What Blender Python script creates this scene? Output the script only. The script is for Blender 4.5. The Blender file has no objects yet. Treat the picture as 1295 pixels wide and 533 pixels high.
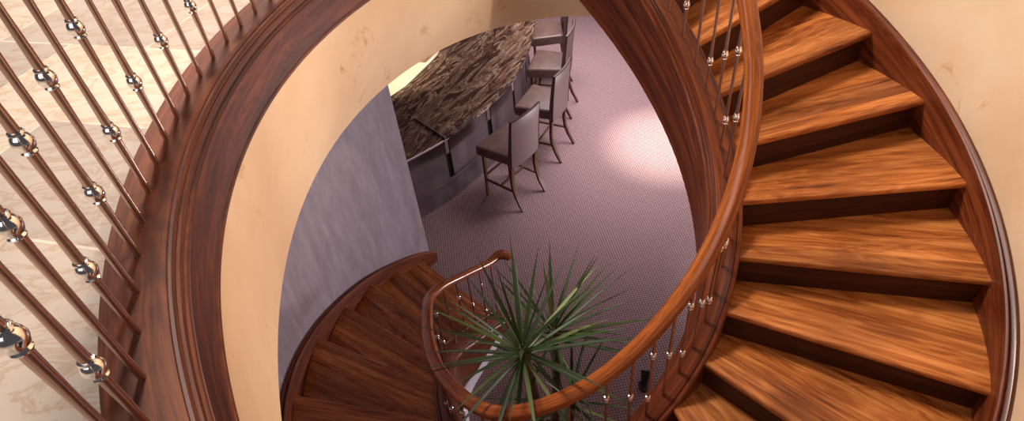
import bpy, bmesh, math, random
import numpy as np
from mathutils import Vector, Matrix
random.seed(7)
PI = math.pi
COL = bpy.context.scene.collection
SC = bpy.context.scene

# ------------------------------------------------------------------ camera
cam_d = bpy.data.cameras.new('camera'); cam = bpy.data.objects.new('camera', cam_d); COL.objects.link(cam)
SC.camera = cam
cam_d.sensor_width = 36.0; cam_d.lens = 769.58 / 1295 * 36.0; cam_d.clip_start = 0.02
fw = Vector((0, 0.74269261, -0.6696325)); rt = Vector((0.99398553, -0.07333244, -0.08133336)); up = Vector((0.10951147, 0.66560502, 0.73822571))
m = Matrix((rt, up, -fw)).transposed().to_4x4(); m.translation = Vector((-1.02215829, -2.55210138, 1.69174246))
cam.matrix_world = m

# ------------------------------------------------------------------ world, lights, exposure
SC.view_settings.view_transform = 'Standard'; SC.view_settings.look = 'None'
SC.view_settings.gamma = 1; SC.view_settings.use_curve_mapping = False
SC.view_settings.exposure = 0.0
w = bpy.data.worlds.new('world'); SC.world = w; w.use_nodes = True
bg = w.node_tree.nodes['Background']; bg.inputs[0].default_value = (0.80, 0.76, 0.84, 1); bg.inputs[1].default_value = 0.08

def area(name, loc, target, size, power, color, sizey=None, spread=None):
    l = bpy.data.lights.new(name, 'AREA'); l.energy = power; l.color = color; l.size = size
    if sizey: l.shape = 'RECTANGLE'; l.size_y = sizey
    if spread: l.spread = spread
    o = bpy.data.objects.new(name, l); COL.objects.link(o); o.location = loc
    o.rotation_euler = (Vector(target) - Vector(loc)).to_track_quat('-Z', 'Y').to_euler(); return o
def spot(name, loc, target, power, color, angle=60, blend=1.0, rad=0.05):
    l = bpy.data.lights.new(name, 'SPOT'); l.energy = power; l.color = color; l.spot_size = math.radians(angle); l.spot_blend = blend; l.shadow_soft_size = rad
    o = bpy.data.objects.new(name, l); COL.objects.link(o); o.location = loc
    o.rotation_euler = (Vector(target) - Vector(loc)).to_track_quat('-Z', 'Y').to_euler(); return o
area('upper_key_light', (-2.3, 1.6, 4.9), (0.9, -0.9, -0.6), 1.0, 470, (1.0, 0.90, 0.80))  # added key light, unseen source, placed so the lower flight stays dark
area('hall_fill', (-3.2, -3.6, 3.9), (-3.2, 0.4, 0.8), 3.2, 75, (1.0, 0.96, 0.94))  # unseen fill added for the landing, set back to avoid glare on the curb
for tgt, pw in (((-0.95, 1.2, 0.36), 60), ((-1.8, 0.2, 0.34), 85), ((-1.87, -1.1, 0.34), 85)):
    spot('drum_fill_spot', (0.75, -0.55, 2.0), tgt, pw * 2.2, (1.0, 0.86, 0.68), 42, 1.0, 0.05)  # unseen spots added to brighten the cream drum
spot('ceiling_spot', (1.15, 3.95, 0.0), (1.15, 3.9, -3.2), 1150, (1.0, 0.95, 0.78), 36, 1.0, 0.06)
area('lavender_wall_fill', (3.3, 3.0, -2.95), (-2.4, 1.0, -1.6), 1.8, 70, (0.99, 0.91, 0.95), 0.4, math.radians(110))  # added fill for the lavender wall, kept low so the treads stay dark
area('lower_room_fill', (0.8, 4.0, 0.03), (0.6, 4.0, -3.2), 1.6, 50, (1.0, 0.90, 0.92), None, math.radians(100))  # added general fill for the lower room, no fixture behind it
area('bar_fill', (0.2, 6.4, 0.03), (0.0, 6.2, -3.2), 2.0, 90, (1.0, 0.90, 0.92), None, math.radians(110))  # added general fill near the bar, no fixture behind it
spot('back_bar_spot', (-2.55, 5.1, -0.1), (-2.4, 4.95, -2.3), 300, (1.0, 0.92, 0.76), 44, 0.7, 0.05)

# ------------------------------------------------------------------ materials
def lin(r, g, b):
    f = lambda c: ((c / 255 + 0.055) / 1.055) ** 2.4 if c / 255 > 0.04045 else c / 255 / 12.92
    return (f(r), f(g), f(b), 1)
class N:
    def __init__(s, name, rough=0.5, metal=0.0, spec=0.5, coat=0.0):
        s.m = bpy.data.materials.new(name); s.m.use_nodes = True; s.t = s.m.node_tree; s.b = s.t.nodes['Principled BSDF']
        s.b.inputs['Roughness'].default_value = rough; s.b.inputs['Metallic'].default_value = metal
        s.b.inputs['Specular IOR Level'].default_value = spec; s.b.inputs['Coat Weight'].default_value = coat; s.b.inputs['Coat Roughness'].default_value = 0.12
    def n(s, ty, **kw):
        x = s.t.nodes.new(ty)
        for k, v in kw.items():
            if k in x.inputs: x.inputs[k].default_value = v
            else: setattr(x, k, v)
        return x
    def l(s, a, b): s.t.links.new(a, b)
    def coord(s, scale, kind='UV', rot=(0, 0, 0), rnd=False):
        c = s.n('ShaderNodeTexCoord'); mp = s.n('ShaderNodeMapping'); mp.inputs['Scale'].default_value = scale; mp.inputs['Rotation'].default_value = rot
        s.l(c.outputs[kind], mp.inputs['Vector'])
        if rnd:
            oi = s.n('ShaderNodeObjectInfo'); cb = s.n('ShaderNodeCombineXYZ'); mu = s.n('ShaderNodeMath', operation='MULTIPLY'); mu.inputs[1].default_value = 37.0
            s.l(oi.outputs['Random'], mu.inputs[0]); s.l(mu.outputs[0], cb.inputs[0]); s.l(mu.outputs[0], cb.inputs[1]); s.l(cb.outputs[0], mp.inputs['Location'])
        return mp.outputs[0]
    def noise(s, vec, scale=1.0, detail=6, rough=0.6, dist=0.0):
        x = s.n('ShaderNodeTexNoise'); x.inputs['Scale'].default_value = scale; x.inputs['Detail'].default_value = detail
        x.inputs['Roughness'].default_value = rough; x.inputs['Distortion'].default_value = dist; s.l(vec, x.inputs['Vector']); return x.outputs[0]
    def ramp(s, fac, stops):
        r = s.n('ShaderNodeValToRGB'); e = r.color_ramp.elements
        while len(e) < len(stops): e.new(0.5)
        for i, (p, c) in enumerate(stops): e[i].position = p; e[i].color = c
        s.l(fac, r.inputs[0]); return r.outputs[0]
    def mix(s, fac, a, b, mode='MIX'):
        x = s.n('ShaderNodeMix', data_type='RGBA', blend_type=mode)
        if isinstance(fac, (int, float)): x.inputs[0].default_value = fac
        else: s.l(fac, x.inputs[0])
        for i, v in ((6, a), (7, b)):
            if isinstance(v, tuple): x.inputs[i].default_value = v
            else: s.l(v, x.inputs[i])
        return x.outputs[2]
    def col(s, c):
        if isinstance(c, tuple): s.b.inputs['Base Color'].default_value = c
        else: s.l(c, s.b.inputs['Base Color'])
    def bump(s, h, strength=0.2, dist=0.01):
        x = s.n('ShaderNodeBump'); x.inputs['Strength'].default_value = strength; x.inputs['Distance'].default_value = dist; s.l(h, x.inputs['Height']); s.l(x.outputs[0], s.b.inputs['Normal'])

def wood(name, dark, mid, light, rough=0.35, coat=0.3, plank=0.0, gs=1.0, rnd=True):
    M = N(name, rough, coat=coat)
    M.b.inputs['Specular IOR Level'].default_value = 0.35
    v = M.coord((1.1 * gs, 22 * gs, 8), rnd=rnd); n1 = M.noise(v, 1.0, 8, 0.6, 0.5)
    v2 = M.coord((0.9 * gs, 7 * gs, 3), rnd=rnd); n2 = M.noise(v2, 1.0, 3, 0.5, 1.6)
    v3 = M.coord((5 * gs, 160 * gs, 8), rnd=rnd); n3 = M.noise(v3, 1.0, 3, 0.6, 0.2)
    wv = M.n('ShaderNodeMath', operation='MULTIPLY'); wv.inputs[1].default_value = 9.0; M.l(n2, wv.inputs[0])
    fr = M.n('ShaderNodeMath', operation='SINE'); mu2 = M.n('ShaderNodeMath', operation='MULTIPLY'); mu2.inputs[1].default_value = 6.28; M.l(wv.outputs[0], mu2.inputs[0]); M.l(mu2.outputs[0], fr.inputs[0])
    a = M.n('ShaderNodeMath', operation='MULTIPLY_ADD'); a.inputs[1].default_value = 0.065; M.l(fr.outputs[0], a.inputs[0]); M.l(n1, a.inputs[2])
    b = M.n('ShaderNodeMath', operation='MULTIPLY_ADD'); b.inputs[1].default_value = 0.26; M.l(n3, b.inputs[0]); M.l(a.outputs[0], b.inputs[2])
    c = M.ramp(b.outputs[0], [(0.36, dark), (0.60, mid), (0.88, light)])
    if plank:
        cc = M.coord((0.7, 1 / plank, 1), rnd=rnd); sp = M.n('ShaderNodeSeparateXYZ'); M.l(cc, sp.inputs[0])
        fl = M.n('ShaderNodeMath', operation='FLOOR'); M.l(sp.outputs[1], fl.inputs[0])
        wn = M.n('ShaderNodeTexWhiteNoise', noise_dimensions='1D'); M.l(fl.outputs[0], wn.inputs['W'])
        tone = M.ramp(wn.outputs[0], [(0, (0.62, 0.58, 0.54, 1)), (1, (1.15, 1.12, 1.08, 1))])
        c = M.mix(1.0, c, tone, 'MULTIPLY')
    M.col(c); M.bump(n3, 0.08, 0.002); return M.m
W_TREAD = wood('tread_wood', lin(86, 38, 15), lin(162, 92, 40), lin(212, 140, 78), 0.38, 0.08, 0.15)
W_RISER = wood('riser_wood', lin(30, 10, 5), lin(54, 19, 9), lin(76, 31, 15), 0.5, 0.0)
W_STRING = wood('string_wood', lin(44, 17, 8), lin(92, 40, 18), lin(136, 70, 34), 0.40, 0.1)
W_CURB = wood('curb_wood', lin(42, 17, 8), lin(84, 38, 18), lin(120, 62, 33), 0.55, 0.0)
W_RAIL = wood('rail_wood', lin(92, 42, 15), lin(142, 72, 28), lin(178, 102, 48), 0.24, 0.3, gs=1.3)
W_LEG = wood('stool_wood', lin(52, 30, 16), lin(86, 54, 30), lin(120, 80, 48), 0.35, 0.2, gs=3)

M = N('cream_plaster', 0.75)
v = M.coord((1, 1, 1), 'Object'); n = M.noise(v, 1.3, 6, 0.6); c = M.ramp(n, [(0.3, lin(222, 184, 146)), (0.7, lin(240, 212, 180))])
n2 = M.noise(M.coord((1, 1, 0.6), 'Object'), 4.5, 8, 0.72, 0.6); pat = M.ramp(n2, [(0.62, (0, 0, 0, 1)), (0.70, (1, 1, 1, 1))])
M.col(M.mix(pat, c, lin(206, 156, 108))); M.bump(n2, 0.1, 0.004); M_CREAM = M.m
M = N('lavender_plaster', 0.6)
n = M.noise(M.coord((9, 9, 2.2), 'Object'), 1.0, 8, 0.7, 0.4); M.col(M.ramp(n, [(0.3, lin(138, 122, 132)), (0.75, lin(176, 162, 172))])); M.bump(n, 0.1, 0.003); M_LAV = M.m
M = N('white_paint', 0.6); M.col(lin(226, 218, 224)); M_WHITE = M.m
# limestone floor
M = N('limestone', 0.45, coat=0.1)
br = M.n('ShaderNodeTexBrick'); br.inputs['Scale'].default_value = 1.0; br.inputs['Mortar Size'].default_value = 0.004; br.inputs['Brick Width'].default_value = 0.62; br.inputs['Row Height'].default_value = 0.42
br.inputs['Color1'].default_value = lin(212, 197, 178); br.inputs['Color2'].default_value = lin(172, 158, 148); br.inputs['Mortar'].default_value = lin(212, 198, 180); br.inputs['Mortar Smooth'].default_value = 0.2
M.l(M.coord((1, 1, 1), 'Object', (0, 0, math.radians(18))), br.inputs['Vector'])
n = M.noise(M.coord((3, 7, 1), 'Object', (0, 0, 0.6)), 1.2, 9, 0.7, 1.2); vn = M.ramp(n, [(0.46, (1, 1, 1, 1)), (0.5, lin(224, 196, 168)), (0.54, (1, 1, 1, 1))])
n2 = M.noise(M.coord((1, 1, 1), 'Object'), 2.2, 5, 0.6); tone = M.ramp(n2, [(0.3, (0.86, 0.84, 0.84, 1)), (0.7, (1.06, 1.04, 1.0, 1))])
M.col(M.mix(1.0, M.mix(0.6, br.outputs[0], vn, 'MULTIPLY'), tone, 'MULTIPLY')); M_STONE = M.m
# carpet, woven diamond dots
M = N('woven_carpet', 0.95, spec=0.1)
ck = M.n('ShaderNodeTexChecker'); ck.inputs['Scale'].default_value = 1.0; ck.inputs['Color1'].default_value = lin(166, 142, 142); ck.inputs['Color2'].default_value = lin(100, 74, 80)
M.l(M.coord((52, 52, 52), 'Object', (0, 0, math.radians(40))), ck.inputs['Vector'])
n = M.noise(M.coord((1, 1, 1), 'Object'), 60, 3, 0.6); M.col(M.mix(0.25, ck.outputs[0], M.ramp(n, [(0.3, lin(110, 80, 86)), (0.7, lin(180, 150, 152))])))
M.bump(n, 0.3, 0.004); M_CARPET = M.m
# swirly brown marble
def rot_coord(M, ang, scale):
    c = M.n('ShaderNodeTexCoord'); a = M.n('ShaderNodeMapping'); a.inputs['Rotation'].default_value = (0, 0, math.radians(ang)); b = M.n('ShaderNodeMapping'); b.inputs['Scale'].default_value = scale
    M.l(c.outputs['Object'], a.inputs['Vector']); M.l(a.outputs[0], b.inputs['Vector']); return b.outputs[0]
M = N('brown_marble', 0.16, coat=0.15)
n = M.noise(rot_coord(M, -56, (0.9, 4.6, 1)), 1.5, 12, 0.66, 1.1)
c = M.ramp(n, [(0.34, lin(14, 8, 7)), (0.42, lin(84, 56, 44)), (0.455, lin(22, 13, 11)), (0.49, lin(176, 148, 124)), (0.51, lin(44, 27, 22)), (0.545, lin(132, 98, 80)), (0.58, lin(26, 16, 14)), (0.66, lin(104, 76, 62))])
vo = M.n('ShaderNodeTexVoronoi', feature='SMOOTH_F1'); vo.inputs['Scale'].default_value = 5.5; M.l(rot_coord(M, -56, (1, 2.1, 1)), vo.inputs['Vector'])
M.col(M.mix(M.ramp(vo.outputs['Distance'], [(0.10, (0.55, 0.55, 0.55, 1)), (0.24, (0, 0, 0, 1))]), c, lin(122, 84, 70))); M_MARBLE = M.m
M = N('bar_leather', 0.45); n = M.noise(M.coord((1, 1, 1), 'Object'), 3, 4, 0.6); M.col(M.ramp(n, [(0.3, lin(74, 60, 66)), (0.7, lin(100, 84, 90))])); M_PANEL = M.m
M = N('black_recess', 0.3); M.col(lin(14, 10, 12)); M_BLACK = M.m
M = N('chrome', 0.14, 1.0); M.col((0.93, 0.90, 0.88, 1)); M_CHROME = M.m
M = N('steel_bar', 0.28, 1.0); M.col(lin(188, 158, 146)); M_STEEL = M.m
M = N('stool_leather', 0.38, coat=0.1); n = M.noise(M.coord((1, 1, 1), 'Object'), 12, 5, 0.6); M.col(M.ramp(n, [(0.3, lin(88, 64, 58)), (0.7, lin(108, 82, 74))])); M.bump(n, 0.05, 0.002); M_LEATHER = M.m
M = N('stool_back_leather', 0.45); M.col(lin(112, 90, 88)); M_LEATHER2 = M.m
M = N('piping', 0.4); M.col(lin(46, 32, 30)); M_PIPE = M.m
M = N('yucca_leaf', 0.48, spec=0.35); u_ = M.noise(M.coord((1, 60, 1)), 1.0, 3, 0.5); rr = M.n('ShaderNodeObjectInfo')
c = M.ramp(rr.outputs['Random'], [(0.0, lin(12, 30, 12)), (0.6, lin(34, 62, 18)), (0.88, lin(64, 88, 32)), (1.0, lin(140, 148, 96))]); M.col(M.mix(0.35, c, M.ramp(u_, [(0.3, lin(12, 26, 14)), (0.7, lin(84, 104, 62))]))); M_LEAF = M.m
M = N('cane_bark', 0.8); n = M.noise(M.coord((2, 2, 14), 'Object'), 2, 5, 0.6); M.col(M.ramp(n, [(0.3, lin(60, 44, 30)), (0.7, lin(116, 92, 66))])); M_BARK = M.m
M = N('pot_glaze', 0.3); M.col(lin(44, 34, 34)); M_POT = M.m
M = N('potting_soil', 0.95); M.col(lin(40, 28, 20)); M_SOIL = M.m
M = N('back_counter_stone', 0.4); n = M.noise(M.coord((1, 1, 1), 'Object'), 2, 4, 0.5); M.col(M.ramp(n, [(0.3, lin(232, 208, 172)), (0.7, lin(246, 230, 204))])); M_BACKC = M.m
M = N('pink_box', 0.6); M.col(lin(214, 176, 150)); M_PINK = M.m

# ------------------------------------------------------------------ mesh helpers
def mk(name, verts, faces, mat, parent=None, uvs=None, smooth=True, loc=None, sharp=40):
    me = bpy.data.meshes.new(name); me.from_pydata([tuple(v) for v in verts], [], faces)
    if uvs is not None:
        ul = me.uv_layers.new(name='UVMap')
        for poly in me.polygons:
            for li, vi in zip(poly.loop_indices, poly.vertices): ul.data[li].uv = uvs[vi]
    me.materials.append(mat)
    bm = bmesh.new(); bm.from_mesh(me); bmesh.ops.recalc_face_normals(bm, faces=bm.faces); bm.to_mesh(me); bm.free()
    if smooth:
        me.shade_smooth()
        me.set_sharp_from_angle(angle=math.radians(sharp))
    o = bpy.data.objects.new(name, me); COL.objects.link(o)
    if parent: o.parent = parent
    if loc: o.location = loc
    return o
def empty(name, loc, label=None, cat=None, group=None, rz=0):
    o = bpy.data.objects.new(name, None); COL.objects.link(o); o.location = loc; o.rotation_euler = (0, 0, rz); o.empty_display_size = 0.1
    if label: o['label'] = label
    if cat: o['category'] = cat
    if group: o['group'] = group
    return o
def tag(o, label, cat, group=None):
    o['label'] = label; o['category'] = cat
    if group: o['group'] = group
    return o
def struct(o, label=None):
    o['kind'] = 'structure'
    if label: o['label'] = label
    return o
def prism_sweep(rings, closed_profile=True, caps=True):
    """rings: list of lists of points -> verts, faces"""
    n = len(rings[0]); V = [p for r in rings for p in r]; F = []
    for i in range(len(rings) - 1):
        for j in range(n if closed_profile else n - 1):
            k = (j + 1) % n; F.append((i * n + j, i * n + k, (i + 1) * n + k, (i + 1) * n + j))
    if caps and closed_profile: F.append(tuple(range(n))[::-1]); F.append(tuple((len(rings) - 1) * n + j for j in range(n)))
    return V, F
def sweep_plan(name, pts, zs, prof, mat, parent=None, closed=True, normals=None, **kw):
    """pts plan (x,y) array, outward normals, profile [(d, dz)]; uv u = length, v = profile length"""
    pts = np.asarray(pts, float); nn = normals if normals is not None else plan_normals(pts)
    L = np.concatenate([[0], np.cumsum(np.hypot(*np.diff(pts, axis=0).T))])
    pl = [0]
    for a, b in zip(prof[:-1], prof[1:]): pl.append(pl[-1] + math.hypot(b[0] - a[0], b[1] - a[1]))
    rings = []; uv = []
    for i, (p, n_, z) in enumerate(zip(pts, nn, zs)):
        rings.append([(p[0] + d * n_[0], p[1] + d * n_[1], z + dz) for d, dz in prof]); uv += [(L[i], v) for v in pl]
    V, F = prism_sweep(rings, closed)
    return mk(name, V, F, mat, parent, uv, sharp=kw.get('sharp', 35))
def plan_normals(pts):
    t = np.gradient(pts, axis=0); t /= np.linalg.norm(t, axis=1)[:, None]
    return np.stack([-t[:, 1], t[:, 0]], -1)      # left of travel
def tube(name, path, rad, mat, parent=None, seg=10, w=1.0, h=1.0, caps=True, upv=(0, 0, 1), prof=None):
    path = [Vector(p) for p in path]; n = len(path); V = []; uv = []; L = 0
    if not hasattr(rad, '__len__'): rad = [rad] * n
    rings = []
    for i, p in enumerate(path):
        t = (path[min(i + 1, n - 1)] - path[max(i - 1, 0)]).normalized()
        if i: L += (p - path[i - 1]).length
        uvec = Vector(upv); s = t.cross(uvec)
        if s.length < 1e-3: s = t.cross(Vector((1, 0, 0)))
        s.normalize(); b = s.cross(t)
        if prof: ring = [p + s * (x * rad[i]) + b * (y * rad[i]) for x, y in prof]
        else: ring = [p + s * (math.cos(2 * PI * j / seg) * rad[i] * w) + b * (math.sin(2 * PI * j / seg) * rad[i] * h) for j in range(seg)]
        rings.append(ring); uv += [(L, j * 0.02) for j in range(len(ring))]
    V, F = prism_sweep(rings, True, caps); return mk(name, V, F, mat, parent, uv)
def lathe(name, prof, mat, parent=None, seg=12, loc=(0, 0, 0), z0=0):
    rings = [[(r * math.cos(2 * PI * j / seg), r * math.sin(2 * PI * j / seg), z) for j in range(seg)] for r, z in prof]
    V, F = prism_sweep(rings, True, True); uv = [(v[2], math.atan2(v[1], v[0]) * 0.1) for v in V]
    return mk(name, V, F, mat, parent, uv, loc=loc)
def rbox(name, lo, hi, mat, parent=None, bev=0.01, seg=3, loc=None, rz=0):
    bm = bmesh.new(); bmesh.ops.create_cube(bm, size=1)
    for v in bm.verts: v.co = Vector([(lo[i] + hi[i]) / 2 + v.co[i] * (hi[i] - lo[i]) for i in range(3)])
    if bev: bmesh.ops.bevel(bm, geom=bm.edges[:], offset=bev, segments=seg, profile=0.6, affect='EDGES')
    me = bpy.data.meshes.new(name); bm.to_mesh(me); bm.free(); me.materials.append(mat); me.shade_smooth(); me.set_sharp_from_angle(angle=math.radians(45))
    o = bpy.data.objects.new(name, me); COL.objects.link(o)
    if parent: o.parent = parent
    if loc: o.location = loc
    o.rotation_euler = (0, 0, rz); return o
class Spline:
    def __init__(s, t, P):
        s.t = np.array(t, float); s.P = np.array(P, float); n = len(t); h = np.diff(s.t); A = np.zeros((n, n)); B = np.zeros((n, s.P.shape[1])); A[0, 0] = A[-1, -1] = 1
        for i in range(1, n - 1):
            A[i, i - 1] = h[i - 1]; A[i, i] = 2 * (h[i - 1] + h[i]); A[i, i + 1] = h[i]; B[i] = 6 * ((s.P[i + 1] - s.P[i]) / h[i] - (s.P[i] - s.P[i - 1]) / h[i - 1])
        s.M = np.linalg.solve(A, B); s.h = h
    def __call__(s, x):
        x = np.atleast_1d(np.asarray(x, float)); i = np.clip(np.searchsorted(s.t, x) - 1, 0, len(s.h) - 1); h = s.h[i][:, None]
        a = (s.t[i + 1] - x)[:, None]; b = (x - s.t[i])[:, None]; M0, M1 = s.M[i], s.M[i + 1]; P0, P1 = s.P[i], s.P[i + 1]
        return M0 * a ** 3 / (6 * h) + M1 * b ** 3 / (6 * h) + (P0 / h - M0 * h / 6) * a + (P1 / h - M1 * h / 6) * b

# ------------------------------------------------------------------ dimensions of the stair
R = 0.1904                       # rise
NST = 17; F0 = -NST * R          # lower floor level
BAL_H = 0.74                     # handrail centre above string top
ST = 0.02                        # string top above the nosing line
BK = [(-5.0, -0.6277, 0.6168), (-4.5, -0.5426, 0.5839), (-4.0, -0.4606, 0.5439), (-3.5, -0.3824, 0.4968), (-3.0, -0.3086, 0.443), (-2.5, -0.2401, 0.3828), (-2.0, -0.1775, 0.3164), (-1.5, -0.1215, 0.2443), (-1.0, -0.0728, 0.1671), (-0.5, -0.0321, 0.0854), (0.0, 0.0, 0.0), (0.5, 0.0229, -0.0883), (1.0, 0.0362, -0.1786), (1.5, 0.0395, -0.2698), (2.0, 0.0326, -0.3608), (2.5, 0.0153, -0.4504), (3.0, -0.0121, -0.5374), (3.5, -0.0495, -0.6207), (4.0, -0.0964, -0.6989), (4.5, -0.1523, -0.7711), (5.0, -0.2163, -0.8361), (5.5, -0.2875, -0.8931), (6.0, -0.3649, -0.9414), (6.5, -0.4474, -0.9804), (7.0, -0.5339, -1.0097), (7.5, -0.64, -1.040),
      (8.05, -0.80, -1.074), (8.85, -1.138, -1.065), (9.41, -1.31, -0.939), (10.0, -1.443, -0.746), (10.73, -1.563, -0.48), (11.3, -1.622, -0.25), (11.9, -1.66, -0.02), (12.5, -1.684, 0.222), (13.1, -1.69, 0.40), (13.6, -1.64, 0.56), (14.2, -1.55, 0.725), (15.0, -1.427, 0.934), (16.0, -1.255, 1.20), (16.5, -1.165, 1.33)]
Bs = Spline([b[0] for b in BK], [b[1:] for b in BK])
OK = [(-5.0, -0.4187, 1.7725), (-4.0, -0.0477, 1.6425), (-3.0, 0.3006, 1.4454), (-2.0, 0.614, 1.1811), (-1.0, 0.8775, 0.8524), (0.0, 1.0743, 0.466), (1.0, 1.187, 0.0348), (2.0, 1.2009, -0.4218), (3.0, 1.1067, -0.8781), (4.0, 0.9037, -1.3043), (5.0, 0.52, -1.72), (6, -0.07, -2.03), (7, -0.78, -2.15), (8, -1.48, -1.95), (9, -2.08, -1.5), (10, -2.52, -0.82), (11, -2.73, -0.06), (12, -2.71, 0.58), (13, -2.60, 1.05), (14, -2.45, 1.45), (15, -2.26, 1.78), (16, -2.06, 2.06), (16.6, -1.94, 2.19)]
Os = Spline([b[0] for b in OK], [b[1:] for b in OK])
def B_pts(ks):
    P = Bs(ks); e = 1e-3; t = Bs(np.asarray(ks) + e) - Bs(np.asarray(ks) - e); t /= np.linalg.norm(t, axis=1)[:, None]
    return P, np.stack([-t[:, 1], t[:, 0]], -1)        # travel is downwards (clockwise): outward = left
def O_pts(ks):
    P = Os(ks); e = 1e-2; t = Os(np.asarray(ks) + e) - Os(np.asarray(ks) - e); t /= np.linalg.norm(t, axis=1)[:, None]
    return P, np.stack([-t[:, 1], t[:, 0]], -1)
CC = np.array([0.3035, -0.9675])    # centre of the round opening in the upper floor
def arc(r, a0, a1, n):
    a = np.linspace(a0, a1, n); return np.stack([CC[0] + r * np.cos(a), CC[1] + r * np.sin(a)], -1), np.stack([np.cos(a), np.sin(a)], -1), a

# ------------------------------------------------------------------ setting: floors, walls, ceiling
V = [(-9, -6, F0), (8, -6, F0), (8, 13, F0), (-9, 13, F0), (-9, -6, F0 - 0.1), (8, -6, F0 - 0.1), (8, 13, F0 - 0.1), (-9, 13, F0 - 0.1)]
FB = [(0, 1, 2, 3), (4, 7, 6, 5), (0, 4, 5, 1), (1, 5, 6, 2), (2, 6, 7, 3), (3, 7, 4, 0)]
struct(mk('floor', V, FB, M_CARPET, smooth=False), 'mauve woven carpet of the lower floor')
UF = 0.845
A0, A1 = math.radians(115), math.radians(262)
a = np.linspace(A0, A1, 160); rings = []
for t in a:
    c, s = math.cos(t), math.sin(t)
    rings.append([(CC[0] + r * c, CC[1] + r * s, z) for r, z in ((2.24, UF), (6.5, UF), (6.5, 0.40), (2.24, 0.40))])
V, F = prism_sweep(rings); struct(mk('floor_upper', V, F, M_STONE, sharp=20), 'cream limestone slab floor of the upper landing')
# drum under the opening: circle at the top, slightly freer line at the foot
cb = [(-0.474, 0.892), (-0.771, 0.921), (-1.076, 0.818), (-1.367, 0.627), (-1.582, 0.355), (-1.701, 0.159), (-1.828, -0.228), (-1.873, -0.397), (-1.89, -0.639), (-1.889, -0.733), (-1.88, -1.019), (-1.85, -1.266), (-1.81, -1.436), (-1.766, -1.579)]
cba = np.array([math.atan2(y - CC[1], x - CC[0]) % (2 * PI) for x, y in cb]); cbr = np.array([math.hypot(x - CC[0], y - CC[1]) for x, y in cb])
pc = np.polyfit(cba, cbr, 5)
CZ = 0.08
def drum_r(t):
    t = np.clip(t, math.radians(104), math.radians(202)); return float(np.polyval(pc, t)) if t < cba[-1] else float(np.polyval(pc, cba[-1]))
a = np.linspace(math.radians(106), A1, 180); rings = []; uv = []
for t in a:
    c, s = math.cos(t), math.sin(t); rb = drum_r(t)
    pr = [(2.1235, 0.645), (2.121 + (rb - 2.121) * 0.25, 0.50), (2.121 + (rb - 2.121) * 0.6, 0.29), (rb, CZ), (rb + 0.12, CZ - 0.0), (2.40, 0.645)]
    rings.append([(CC[0] + r * c, CC[1] + r * s, z) for r, z in pr])
V, F = prism_sweep(rings); struct(mk('wall_drum', V, F, M_CREAM), 'curved cream plaster drum around the stair opening')
# ceiling of the lower room: from the drum foot / outer stair wall outwards
inner = [(CC[0] + (drum_r(t) + 0.06) * math.cos(t), CC[1] + (drum_r(t) + 0.06) * math.sin(t)) for t in np.linspace(A1, math.radians(118), 60)]
okp, okn = O_pts(np.linspace(-5, 5.0, 40)); inner += [tuple(p + 0.16 * n_) for p, n_ in zip(okp, okn)]
cx_, cy_ = -0.3, -0.4; outer = []
for x, y in inner:
    d = Vector((x - cx_, y - cy_)).normalized(); q = min(8.2 / max(abs(d.x), 1e-3), (12.6 if d.y > 0 else 5.0) / max(abs(d.y), 1e-3)); outer.append((cx_ + d.x * q, cy_ + d.y * q))
rings = [[(i_[0], i_[1], CZ), (o_[0], o_[1], CZ), (o_[0], o_[1], CZ + 0.2), (i_[0], i_[1], CZ + 0.2)] for i_, o_ in zip(inner, outer)]
V, F = prism_sweep(rings); struct(mk('ceiling', V, F, M_WHITE, sharp=20), 'plaster ceiling of the lower room')
# cream wall that the right hand flight climbs along
ks = np.linspace(-5, 4.9, 70); P, Nn = O_pts(ks)
sweep = [(0.062, 0), (0.062, 1), (0.20, 1), (0.20, 0)]
rings = []; uv = []
for p, n_, k in zip(P, Nn, ks):
    zb = -k * R - 0.5
    rings.append([(p[0] + 0.062 * n_[0], p[1] + 0.062 * n_[1], zb), (p[0] + 0.062 * n_[0], p[1] + 0.062 * n_[1], 3.4), (p[0] + 0.2 * n_[0], p[1] + 0.2 * n_[1], 3.4), (p[0] + 0.2 * n_[0], p[1] + 0.2 * n_[1], zb)])
V, F = prism_sweep(rings); struct(mk('wall_right', V, F, M_CREAM), 'curved cream plaster wall beside the upper flight')
# lavender wall beside the lower flight
ks = np.concatenate([np.linspace(5.0, 16.6, 110)]); P, Nn = O_pts(ks); rings = []
for p, n_ in zip(P, Nn):
    rings.append([(p[0] + d * n_[0], p[1] + d * n_[1], z) for d, z in ((0.062, F0), (0.062, CZ), (0.22, CZ), (0.22, F0))])
V, F = prism_sweep(rings); struct(mk('wall_left', V, F, M_LAV), 'curved lavender grey plaster wall beside the lower flight')
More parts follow.
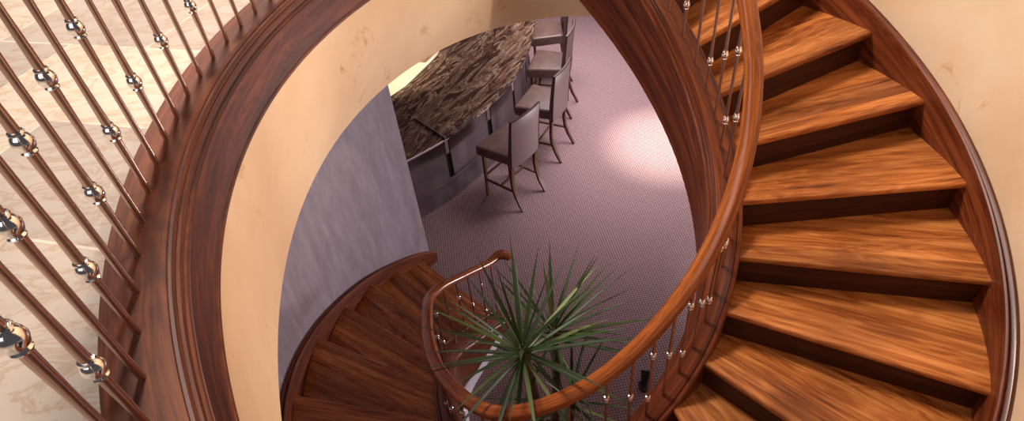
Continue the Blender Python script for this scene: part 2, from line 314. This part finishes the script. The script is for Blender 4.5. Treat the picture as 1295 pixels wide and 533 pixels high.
# wall closing the space under the inner string of the lower flight, with a pale baseboard
ks = np.linspace(8.6, 15.6, 60); P, Nn = B_pts(ks); rings = []; rings2 = []
for p, n_, k in zip(P, Nn, ks):
    zt = -k * R - 0.40
    rings.append([(p[0] + d * n_[0], p[1] + d * n_[1], z) for d, z in ((-0.055, F0), (-0.055, max(zt, F0 + 0.02)), (0.05, max(zt, F0 + 0.02)), (0.05, F0))])
    rings2.append([(p[0] + d * n_[0], p[1] + d * n_[1], z) for d, z in ((-0.055, F0), (-0.085, F0), (-0.085, F0 + 0.11), (-0.07, F0 + 0.12), (-0.07, F0 + 0.135), (-0.055, F0 + 0.14))])
V, F = prism_sweep(rings); struct(mk('wall_well', V, F, M_LAV), 'low lavender wall under the inner string')
V, F = prism_sweep(rings2); struct(mk('baseboard_well', V, F, M_WHITE), 'pale baseboard at the foot of the well wall')
struct(rbox('wall_back', (-9, 12.6, F0), (8, 12.8, CZ), M_LAV, bev=0), 'far lavender wall of the lower room')

# ------------------------------------------------------------------ the staircase (one thing)
stair = empty('spiral_staircase', (0, 0, F0), 'curved walnut brown staircase winding down from the upper landing to the carpeted floor', 'staircase')
def sp(o): o.matrix_parent_inverse = Matrix.Translation((0, 0, -F0)); return o
WI = 0.083
def line(tau, n=9, w0=0.0, w1=0.01):
    b, bn = B_pts([tau]); o, on = O_pts([tau]); b = b[0] + bn[0] * (WI - 0.012); o = o[0] + on[0] * w1
    return b, o
for k in range(-4, 17):
    zz = -k * R; back = (k - 1) - 0.075 if k > -4 else k - 1.0
    prof = [(back, zz - 0.034), (back, zz)] + [(back + (k - 0.03 - back) * f, zz) for f in (0.25, 0.5, 0.75)] + [(k - 0.03, zz), (k - 0.012, zz - 0.003), (k - 0.002, zz - 0.010), (k, zz - 0.018), (k - 0.003, zz - 0.027), (k - 0.02, zz - 0.034), (k - 0.5, zz - 0.034)]
    ends = [line(t) for t, z in prof]; rings = []; uv = []; NR = 8
    mid = [(e[0] + e[1]) / 2 for e in ends]; Lr = np.linalg.norm(ends[5][1] - ends[5][0])
    vs = [0]
    for q in range(1, len(prof)): vs.append(vs[-1] + (np.linalg.norm(mid[q] - mid[q - 1]) if q < 9 else 0.01))
    for i in range(NR + 1):
        f = i / NR; rings.append([(*(e[0] * (1 - f) + e[1] * f), z) for e, (t, z) in zip(ends, prof)]); uv += [(f * Lr + k * 3.1, (v - vs[5]) * (0.62 + 0.6 * f)) for v in vs]
    V, F = prism_sweep(rings); sp(mk('tread', V, F, W_TREAD, stair, uv, sharp=14))
    if k < NST:
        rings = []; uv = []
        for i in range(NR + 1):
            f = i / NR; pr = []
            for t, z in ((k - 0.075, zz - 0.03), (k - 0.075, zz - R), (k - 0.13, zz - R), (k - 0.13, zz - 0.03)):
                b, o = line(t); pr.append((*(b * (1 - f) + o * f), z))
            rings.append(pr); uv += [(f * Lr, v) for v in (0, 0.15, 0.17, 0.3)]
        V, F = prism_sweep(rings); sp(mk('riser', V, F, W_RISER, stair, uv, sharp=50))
# underside
rings = []; uv = []
for k in np.linspace(-4.6, 15.5, 100):
    b, o = line(k); zz = -k * R; zb = max(zz - 0.40, F0 + 0.01); rings.append([(*b, zb), (*o, zb), (*o, zb - 0.0 + 0.03), (*b, zb + 0.03)]); uv += [(k * 0.3, 0), (k * 0.3, 1), (k * 0.3, 1.02), (k * 0.3, 2)]
V, F = prism_sweep(rings); sp(mk('soffit', V, F, M_CREAM, stair, uv))
# inner string with capping mould
ks = np.concatenate([np.linspace(-5.0, 8, 120), np.linspace(8.1, 16.35, 110)]); P, Nn = B_pts(ks)
z = -ks * R
prof = [(0.083, -0.46), (0.083, 0.004), (0.078, 0.014), (0.066, 0.018), (0.060, 0.012), (0.056, 0.020), (-0.040, 0.020), (-0.047, 0.016), (-0.050, 0.004), (-0.056, 0.0), (-0.058, -0.012), (-0.066, -0.018), (-0.070, -0.03), (-0.070, -0.045), (-0.080, -0.055), (-0.080, -0.478), (-0.074, -0.486), (0.078, -0.486)]
def clipz(zs, prof, P, Nn):
    rings = []; uv = []; L = np.concatenate([[0], np.cumsum(np.hypot(*np.diff(P, axis=0).T))]); pl = [0]
    for a_, b_ in zip(prof[:-1], prof[1:]): pl.append(pl[-1] + math.hypot(b_[0] - a_[0], b_[1] - a_[1]))
    for i, (p, n_, zz) in enumerate(zip(P, Nn, zs)):
        rings.append([(p[0] + d * n_[0], p[1] + d * n_[1], max(zz + dz, F0 + 0.002 + 0.0001 * j)) for j, (d, dz) in enumerate(prof)]); uv += [(L[i], v) for v in pl]
    return rings, uv
rings, uv = clipz(z, prof, P, Nn); V, F = prism_sweep(rings); sp(mk('inner_string', V, F, W_STRING, stair, uv, sharp=30))
# outer string with beaded cap
ks = np.linspace(-5, 16.75, 230); P, Nn = O_pts(ks); z = -ks * R
prof = [(0.0, -0.30), (0.0, 0.075), (0.003, 0.086), (0.010, 0.092), (0.016, 0.086), (0.019, 0.072), (0.027, 0.066), (0.034, 0.074), (0.044, 0.080), (0.054, 0.078), (0.062, 0.066), (0.062, -0.30)]
rings, uv = clipz(z, prof, P, Nn); V, F = prism_sweep(rings); sp(mk('outer_string', V, F, W_STRING, stair, uv, sharp=30))
# handrail
def smooth_path(ks, zs):
    P = Bs(ks); return [(p[0], p[1], z_) for p, z_ in zip(P, zs)]
ks = np.linspace(-5, 16.2, 260); zs = -ks * R + ST + BAL_H
zs = np.where(ks > 15.6, zs + (ks - 15.6) ** 2 * 0.10, zs)
rprof = [(0.88 * math.cos(t), 0.62 * math.sin(t)) if math.sin(t) > -0.1 else (0.88 * math.cos(t) * (0.92 if abs(math.cos(t)) > .5 else 1), 0.72 * math.sin(t)) for t in np.linspace(0, 2 * PI, 22)[:-1]]
rprof = [(0.96 * math.copysign(abs(math.cos(t)) ** 0.75, math.cos(t)), 0.74 * math.copysign(abs(math.sin(t)) ** 0.85, math.sin(t))) for t in np.linspace(0, 2 * PI, 25)[:-1]]
rad = [0.040] * len(ks)
path = smooth_path(ks, zs); rail = sp(tube('handrail', path, rad, W_RAIL, stair, prof=rprof))
# scroll end of the handrail
e = Vector(path[-1]); d = (Vector(path[-1]) - Vector(path[-4])).normalized(); sc = []
sr = []
for i in range(14):
    f = i / 13; ang = -f * 1.9; dd = Vector((d.x * math.cos(ang) - d.y * math.sin(ang), d.x * math.sin(ang) + d.y * math.cos(ang), 0)).normalized()
    if i == 0: q = e.copy()
    else: q = q + dd * 0.012 + Vector((0, 0, 0.002 - 0.008 * f))
    sc.append(tuple(q)); sr.append(0.040 + 0.010 * math.sin(f * PI * 0.9) - 0.018 * f ** 4)
sp(tube('rail_scroll', sc, sr, W_RAIL, stair, prof=rprof))

# balusters
kn_prof = [(0.008, -0.021), (0.0115, -0.020), (0.0125, -0.017), (0.0105, -0.014), (0.0135, -0.011), (0.0160, -0.005), (0.0168, 0.0), (0.0160, 0.005), (0.0135, 0.011), (0.0105, 0.014), (0.0125, 0.017), (0.0115, 0.020), (0.008, 0.021)]
_kn = lathe('knuckle', kn_prof, M_CHROME, seg=16); KN_ME = _kn.data; bpy.data.objects.remove(_kn)
def bal_mesh(h, knots):
    zs = sorted(set([0, 0.004, h] + [k + s_ for k in knots for s_ in (-0.12, -0.022, 0.022, 0.12) if 0.01 < k + s_ < h - 0.01])); prof = []
    for z_ in zs:
        d_ = min(abs(z_ - k) for k in knots); r = 0.0088 if d_ < 0.05 else 0.0068
        if z_ <= 0.004: r = 0.0068
        prof.append((r, z_))
    o = lathe('bar', prof, M_STEEL, seg=10); me = o.data; bpy.data.objects.remove(o); return me
H = BAL_H - 0.02
ME = {0: bal_mesh(H, (0.35,)), 1: bal_mesh(H, (0.165, 0.525))}
def baluster(x, y, z_, odd, parent, inv):
    o = bpy.data.objects.new('baluster', ME[odd]); COL.objects.link(o); o.parent = parent; o.matrix_parent_inverse = inv; o.location = (x, y, z_)
    for kz in ((0.165, 0.525) if odd else (0.35,)):
        kk = bpy.data.objects.new('knuckle', KN_ME); COL.objects.link(kk); kk.parent = o; kk.location = (0, 0, kz)
inv = Matrix.Translation((0, 0, -F0))
# spacing is even along the string
for i in range(-6, 33):
    kq = -1.7148 + 0.55109 * i
    if kq > 16.05: break
    x, y = Bs([kq])[0]; baluster(x, y, -kq * R + ST, i % 2, stair, inv)

# ------------------------------------------------------------------ landing balustrade (one thing)
CT = 0.86
land = empty('landing_balustrade', (CC[0] - 2.2, CC[1], UF), 'dark wood curb ring with chrome knuckled steel balusters around the landing opening', 'railing')
linv = Matrix.Translation((-(CC[0] - 2.2), -CC[1], -UF))
P, Nn, a = arc(1.0, A0, A1, 150); P = np.repeat([CC], len(P), 0)
def ringsweep(name, prof, mat, par, a0=A0, a1=A1, n=240):
    P, Nn, a = arc(1.0, a0, a1, n); rings = []; uv = []; pl = [0]
    for p_, q_ in zip(prof[:-1], prof[1:]): pl.append(pl[-1] + math.hypot(q_[0] - p_[0], q_[1] - p_[1]))
    for t in a: rings.append([(CC[0] + r * math.cos(t), CC[1] + r * math.sin(t), z_) for r, z_ in prof]); uv += [(t * 2.15, v_) for v_ in pl]
    V, F = prism_sweep(rings); o = mk(name, V, F, mat, par, uv, sharp=28); o.matrix_parent_inverse = linv; return o
ringsweep('curb', [(2.262, 0.82), (2.262, CT - 0.004), (2.258, CT), (2.150, CT), (2.143, CT - 0.004), (2.142, CT - 0.03), (2.20, 0.82)], W_CURB, land)
ringsweep('moulding', [(2.20, 0.83), (2.143, CT - 0.012), (2.137, CT - 0.014), (2.133, CT - 0.022), (2.1345, CT - 0.030), (2.129, CT - 0.033), (2.1275, CT - 0.045), (2.1295, CT - 0.052), (2.124, CT - 0.056), (2.123, CT - 0.068), (2.20, CT - 0.07)], W_CURB, land)
ringsweep('fascia', [(2.20, CT - 0.066), (2.121, CT - 0.066), (2.121, 0.655), (2.117, 0.650), (2.117, 0.64), (2.20, 0.64)], W_CURB, land)
for i in range(-7, 17):
    t = 2.9076 + 0.049575 * i; baluster(CC[0] + 2.1942 * math.cos(t), CC[1] + 2.1942 * math.sin(t), CT, 1 if i % 2 else 0, land, linv)
P, Nn, a = arc(2.1942, 2.9076 - 0.0496 * 8.5, 2.9076 + 0.0496 * 16.5, 60)
o = tube('top_rail', [(p[0], p[1], CT + BAL_H) for p in P], 0.040, W_RAIL, land, prof=rprof); o.matrix_parent_inverse = linv

# ------------------------------------------------------------------ bar
BF = Spline([0, 0.45, 0.85, 1.55, 2.1, 2.72, 3.2, 3.6, 4.0, 4.8], [(-2.05, 2.90), (-1.70, 3.173), (-1.46, 3.42), (-1.03, 3.97), (-0.80, 4.38), (-0.60, 4.93), (-0.49, 5.35), (-0.43, 5.70), (-0.40, 6.05), (-0.44, 6.9)])
bar = empty('bar_counter', (-1.6, 3.8, F0), 'curved bar counter with swirling brown marble top and mauve leather front', 'bar counter')
binv = Matrix.Translation((1.6, -3.8, -F0))
def bp(o): o.matrix_parent_inverse = binv; return o
s = np.linspace(-0.25, 4.8, 90); P = BF(s); t_ = np.gradient(P, axis=0); t_ /= np.linalg.norm(t_, axis=1)[:, None]; BN = np.stack([-t_[:, 1], t_[:, 0]], -1)   # towards the bar inside
def bar_strip(name, mat, d0, d1, z0, z1, s0=-0.25, s1=4.8, n=60, par=bar, bev=0.004, f=None):
    s = np.linspace(s0, s1, n); P = BF(s); e = 1e-2; t_ = BF(s + e) - BF(s - e); t_ /= np.linalg.norm(t_, axis=1)[:, None]; Nn = np.stack([-t_[:, 1], t_[:, 0]], -1)
    rings = []
    for i in range(n):
        dd = d1 if f is None else f(s[i]); rings.append([(P[i][0] + d * Nn[i][0], P[i][1] + d * Nn[i][1], z_) for d, z_ in ((d0, z0), (d0, z1 - bev), (d0 + bev, z1), (dd, z1), (dd, z0))])
    V, F = prism_sweep(rings); return bp(mk(name, V, F, mat, par, sharp=30))
bar_strip('plinth', M_PANEL, 0.09, 0.55, F0, F0 + 0.30)
g0 = 0.56; gaps = [g0 + 0.86 * i for i in range(5)]
edges = [-0.25] + [x for g in gaps for x in (g - 0.05, g + 0.05)] + [4.8]
for i in range(0, len(edges) - 1, 2): bar_strip('panel', M_PANEL, 0.10, 0.16, F0 + 0.305, F0 + 0.93, edges[i], edges[i + 1], 16, bev=0.01)
for g in gaps:
    o = bar_strip('recess', M_BLACK, 0.125, 0.2, F0 + 0.30, F0 + 0.93, g - 0.05, g + 0.05, 4)
    for j in (-1, 0, 1):
        q = BF([g + j * 0.022])[0]; t2 = BF([g + .01])[0] - BF([g - .01])[0]; t2 /= np.linalg.norm(t2); nn = np.array([-t2[1], t2[0]])
        pz = q + nn * 0.105
        r_ = tube('rod', [(pz[0], pz[1], F0 + 0.66), (pz[0], pz[1], F0 + 0.93)], 0.006, M_CHROME, bar, seg=8); bp(r_)
bar_strip('body', M_BLACK, 0.17, 0.60, F0 + 0.30, F0 + 0.93)
bar_strip('worktop', M_MARBLE, 0.0, 1.30, F0 + 0.93, F0 + 0.96, f=lambda x: 1.25)
bar_strip('edge_trim', M_CHROME, -0.006, 0.0, F0 + 0.935, F0 + 0.957)
# raised slab
sl = np.linspace(0.45, 4.8, 60); P = BF(sl); e = 1e-2; t_ = BF(sl + e) - BF(sl - e); t_ /= np.linalg.norm(t_, axis=1)[:, None]; Nn = np.stack([-t_[:, 1], t_[:, 0]], -1)
inn = Spline([0, 1, 2, 3, 4], [(-2.047, 3.63), (-1.574, 4.241), (-1.20, 4.78), (-1.02, 5.3), (-0.948, 5.95)])(np.linspace(0, 4.6, 60))
rings = [[(P[i][0] - 0.02 * Nn[i][0], P[i][1] - 0.02 * Nn[i][1], F0 + 0.962), (P[i][0] - 0.02 * Nn[i][0], P[i][1] - 0.02 * Nn[i][1], F0 + 1.0), (inn[i][0], inn[i][1], F0 + 1.0), (inn[i][0], inn[i][1], F0 + 0.962)] for i in range(60)]
V, F = prism_sweep(rings); bp(mk('bar_top', V, F, M_MARBLE, bar, sharp=30))

path = [tuple(inn[i]) + (F0 + 1.001,) for i in range(59, -1, -1)] + [(P[i][0] - 0.02 * Nn[i][0], P[i][1] - 0.02 * Nn[i][1], F0 + 1.001) for i in range(60)]
bp(tube('slab_trim', path, 0.0032, M_CHROME, bar, seg=6))

# pale counter behind the bar
bc = empty('back_counter', (-2.75, 5.35, F0), 'pale stone back counter glowing under a lamp behind the marble bar', 'counter')
rbox('cabinet', (-0.75, -1.6, 0), (0.75, 1.6, 0.84), M_BACKC, bc, 0.01); rbox('counter_top', (-0.8, -1.65, 0.84), (0.8, 1.65, 0.88), M_BACKC, bc, 0.008)
bc.rotation_euler = (0, 0, math.radians(-28))
b = rbox('storage_box', (-0.12, -0.2, 0), (0.12, 0.2, 0.12), M_PINK, None, 0.008, loc=(-2.02, 5.42, F0 + 0.88), rz=math.radians(-28)); tag(b, 'small pinkish box on the pale back counter', 'box')

# ------------------------------------------------------------------ bar stools
def make_stool():
    r = empty('bar_stool', (0, 0, 0))
    # seat: rounded slab, slightly wider at the front
    def slab(name, zc, pts_fn, mat, par): pass
    seat = rbox('seat', (-0.23, -0.25, 0.615), (0.25, 0.25, 0.745), M_LEATHER, r, 0.03, 4)
    for v_ in seat.data.vertices:
        if v_.co.z > 0.7: v_.co.z += 0.018 * max(0, 1 - (v_.co.x / 0.25) ** 2) * max(0, 1 - (v_.co.y / 0.26) ** 2)
        v_.co.y *= 1.07 + 0.10 * (v_.co.x / 0.25)
    # backrest: curved panel
    rings = []; uv = []
    for i in range(13):
        y = -0.25 + 0.5 * i / 12; bow = -0.035 * (1 - (y / 0.25) ** 2); pr = []
        topz = 1.21 + 0.012 * (1 - (y / 0.25) ** 2)
        for z_, x0, x1 in ((0.60, -0.262, -0.222), (0.72, -0.268, -0.215), (0.88, -0.280, -0.235), (1.05, -0.298, -0.258), (topz - 0.012, -0.318, -0.283), (topz, -0.312, -0.292)):
            pr.append((z_, x0 + bow, x1 + bow))
        ring = [(x0, y, z_) for z_, x0, x1 in pr] + [(x1, y, z_) for z_, x0, x1 in reversed(pr)]
        rings.append(ring); uv += [(y, k_ * 0.05) for k_ in range(len(ring))]
    V, F = prism_sweep(rings); back = mk('backrest', V, F, M_LEATHER, r, uv)
    back.data.materials.append(M_LEATHER2)
    for p in back.data.polygons:
        if p.normal.x < -0.7: p.material_index = 1
    for sy in (-1, 1):
        pth = [(-0.262, sy * 0.252, 0.60), (-0.268, sy * 0.253, 0.72), (-0.280, sy * 0.253, 0.88), (-0.298, sy * 0.253, 1.05), (-0.316, sy * 0.252, 1.207)]; tube('piping', pth, 0.006, M_PIPE, back, seg=6)
    yy = np.linspace(-0.252, 0.252, 13); tube('piping', [(-0.317 - 0.035 * (1 - (y / 0.25) ** 2) if abs(y) < .25 else -0.317, y, 1.208 + 0.012 * (1 - (y / 0.252) ** 2)) for y in yy], 0.006, M_PIPE, back, seg=6)
    sq = [(-1, -0.8), (1, -0.8), (1, 0.8), (-1, 0.8)]
    def leg(pth, rad): tube('leg', pth, rad, W_LEG, r, prof=sq, upv=(1, 0, 0))
    for sy in (-1, 1):
        leg([(0.20, sy * 0.215, 0.65), (0.205, sy * 0.218, 0.4), (0.215, sy * 0.222, 0.0)], [0.021, 0.019, 0.015])
        leg([(-0.225, sy * 0.215, 0.66), (-0.225, sy * 0.216, 0.52), (-0.215, sy * 0.218, 0.40), (-0.225, sy * 0.22, 0.28), (-0.265, sy * 0.222, 0.16), (-0.315, sy * 0.224, 0.06), (-0.345, sy * 0.225, 0.0)], [0.022, 0.022, 0.021, 0.021, 0.020, 0.017, 0.014])
        tube('stretcher', [(0.208, sy * 0.218, 0.24), (-0.235, sy * 0.22, 0.24)], 0.012, W_LEG, r, prof=sq)
    tube('stretcher', [(0.209, -0.218, 0.30), (0.209, 0.218, 0.30)], 0.012, W_LEG, r, prof=sq)
    tube('stretcher', [(-0.02, -0.218, 0.24), (-0.02, 0.218, 0.24)], 0.012, W_LEG, r, prof=sq)
    for ch in list(r.children) + [g for c_ in r.children for g in c_.children]:
        for v_ in ch.data.vertices: v_.co.y *= 1.0; v_.co.z *= 1.06
    return r
def copy_tree(o, parent=None):
    c = o.copy(); COL.objects.link(c); c.parent = parent
    for ch in o.children: copy_tree(ch, c)
    return c
stool = make_stool()
spots = [(-0.99, 3.27, 137, 'taupe leather bar stool nearest the staircase, front of the row at the bar'),
         (-0.50, 4.10, 150, 'second taupe leather bar stool from the staircase, behind the nearest one'),
         (-0.28, 5.05, 160, 'third taupe leather bar stool along the bar, half hidden by the second'),
         (-0.20, 6.00, 176, 'farthest bar stool, cut by the plaster edge above the marble')]
for i, (x, y, deg, lab) in enumerate(spots):
    o = stool if i == 0 else copy_tree(stool)
    o.location = (x, y, F0); o.rotation_euler = (0, 0, math.radians(deg)); tag(o, lab, 'bar stool', 'bar stools along the marble bar')

# ------------------------------------------------------------------ potted yucca
px, py = -0.97, -0.36
plant = empty('potted_yucca', (px, py, F0), 'tall potted spiky green plant rising in the well of the staircase', 'plant')
lathe('pot', [(0.17, 0), (0.20, 0.02), (0.24, 0.40), (0.26, 0.44), (0.26, 0.47), (0.235, 0.47), (0.22, 0.42)], M_POT, plant, 28)
lathe('soil', [(0.21, 0.37), (0.215, 0.425)], M_SOIL, plant, 24)
heads = [((-1.046, -0.80, -0.80), 44, 0.60, (0.02, -0.25, 1)), ((-0.86, -0.48, -1.10), 36, 0.64, (0.25, 0.1, 1)), ((-0.80, -0.72, -1.45), 20, 0.55, (0.3, -0.1, 1))]
def leaf(base, d, L, wd, droop, par):
    d = d.normalized(); side = d.cross(Vector((0, 0, 1))); 
    if side.length < 0.05: side = Vector((1, 0, 0))
    side.normalize(); n = 9; V = []; uv = []; p = Vector(base)
    dirv = d.copy()
    for i in range(n):
        f = i / (n - 1); w_ = wd * (0.55 + 0.9 * f if f < 0.3 else 0.82 * (1 - ((f - 0.3) / 0.7) ** 1.6) + 0.01)
        nrm = side.cross(dirv).normalized()
        for sx, lift in ((-1, 0.28), (0, 0.0), (1, 0.28)):
            V.append(tuple(p + side * (sx * w_ / 2) + nrm * (lift * w_ / 2))); uv.append((f * L, sx * 0.5))
        for sx in (1, 0, -1):
            V.append(tuple(p + side * (sx * w_ / 2 * 0.96) + nrm * ((0.28 if sx else 0) * w_ / 2 - 0.0016))); uv.append((f * L, sx * 0.5))
        p = p + dirv * (L / (n - 1)); dirv = (dirv + Vector((0, 0, -droop * (0.3 + f) / n))).normalized()
    F = []
    for i in range(n - 1):
        for j in range(6): k = (j + 1) % 6; F.append((i * 6 + j, i * 6 + k, (i + 1) * 6 + k, (i + 1) * 6 + j))
    F.append((0, 1, 2, 3, 4, 5)); F.append(tuple((n - 1) * 6 + j for j in range(6)))
    o = mk('leaf', V, F, M_LEAF, par, uv, sharp=60); o.matrix_parent_inverse = Matrix.Translation((-px, -py, -F0)); return o
for (hx, hy, hz), n, L, ax in heads:
    ax = Vector(ax).normalized(); q = Vector((0, 0, 1)).rotation_difference(ax)
    for i in range(n):
        f = (i + 0.5) / n; az = i * 2.39996 + random.uniform(-.2, .2); el = math.radians(78 - 92 * f ** 0.85 + random.uniform(-6, 6))
        d = q @ Vector((math.cos(az) * math.cos(el), math.sin(az) * math.cos(el), math.sin(el)))
        leaf(Vector((hx, hy, hz)) + d * 0.015 - ax * 0.10 * f, d, L * random.uniform(0.82, 1.08) * (0.8 + 0.25 * f), random.uniform(0.019, 0.029), 0.25 + 0.45 * f * random.random(), plant)
    base = Vector((px + (hx - px) * 0.3, py + (hy - py) * 0.3, F0 + 0.40)); top = Vector((hx, hy, hz))
    pth = [base.lerp(top, t) + Vector((0.03 * math.sin(t * 3.1), 0.02 * math.sin(t * 3.1), 0)) for t in np.linspace(0, 1, 9)]
    o = tube('cane', pth, [0.035 - 0.008 * t for t in np.linspace(0, 1, 9)], M_BARK, plant, seg=10); o.matrix_parent_inverse = Matrix.Translation((-px, -py, -F0))

# small black object of unknown kind, shape guessed, seen between the balusters
ul = empty('black_fixture', (-0.02, 0.36, F0), 'small black object on the carpet seen between the balusters at lower right', 'fixture')
lathe('base', [(0.05, 0), (0.05, 0.02), (0.02, 0.03)], M_BLACK, ul, 16)
tube('head', [(0.0, 0.0, 0.03), (0.01, 0.03, 0.08), (0.03, 0.09, 0.13)], [0.02, 0.035, 0.04], M_BLACK, ul, seg=14)
tube('knob', [(-0.05, 0.02, 0.06), (0.03, 0.02, 0.06)], 0.012, M_BLACK, ul, seg=10)
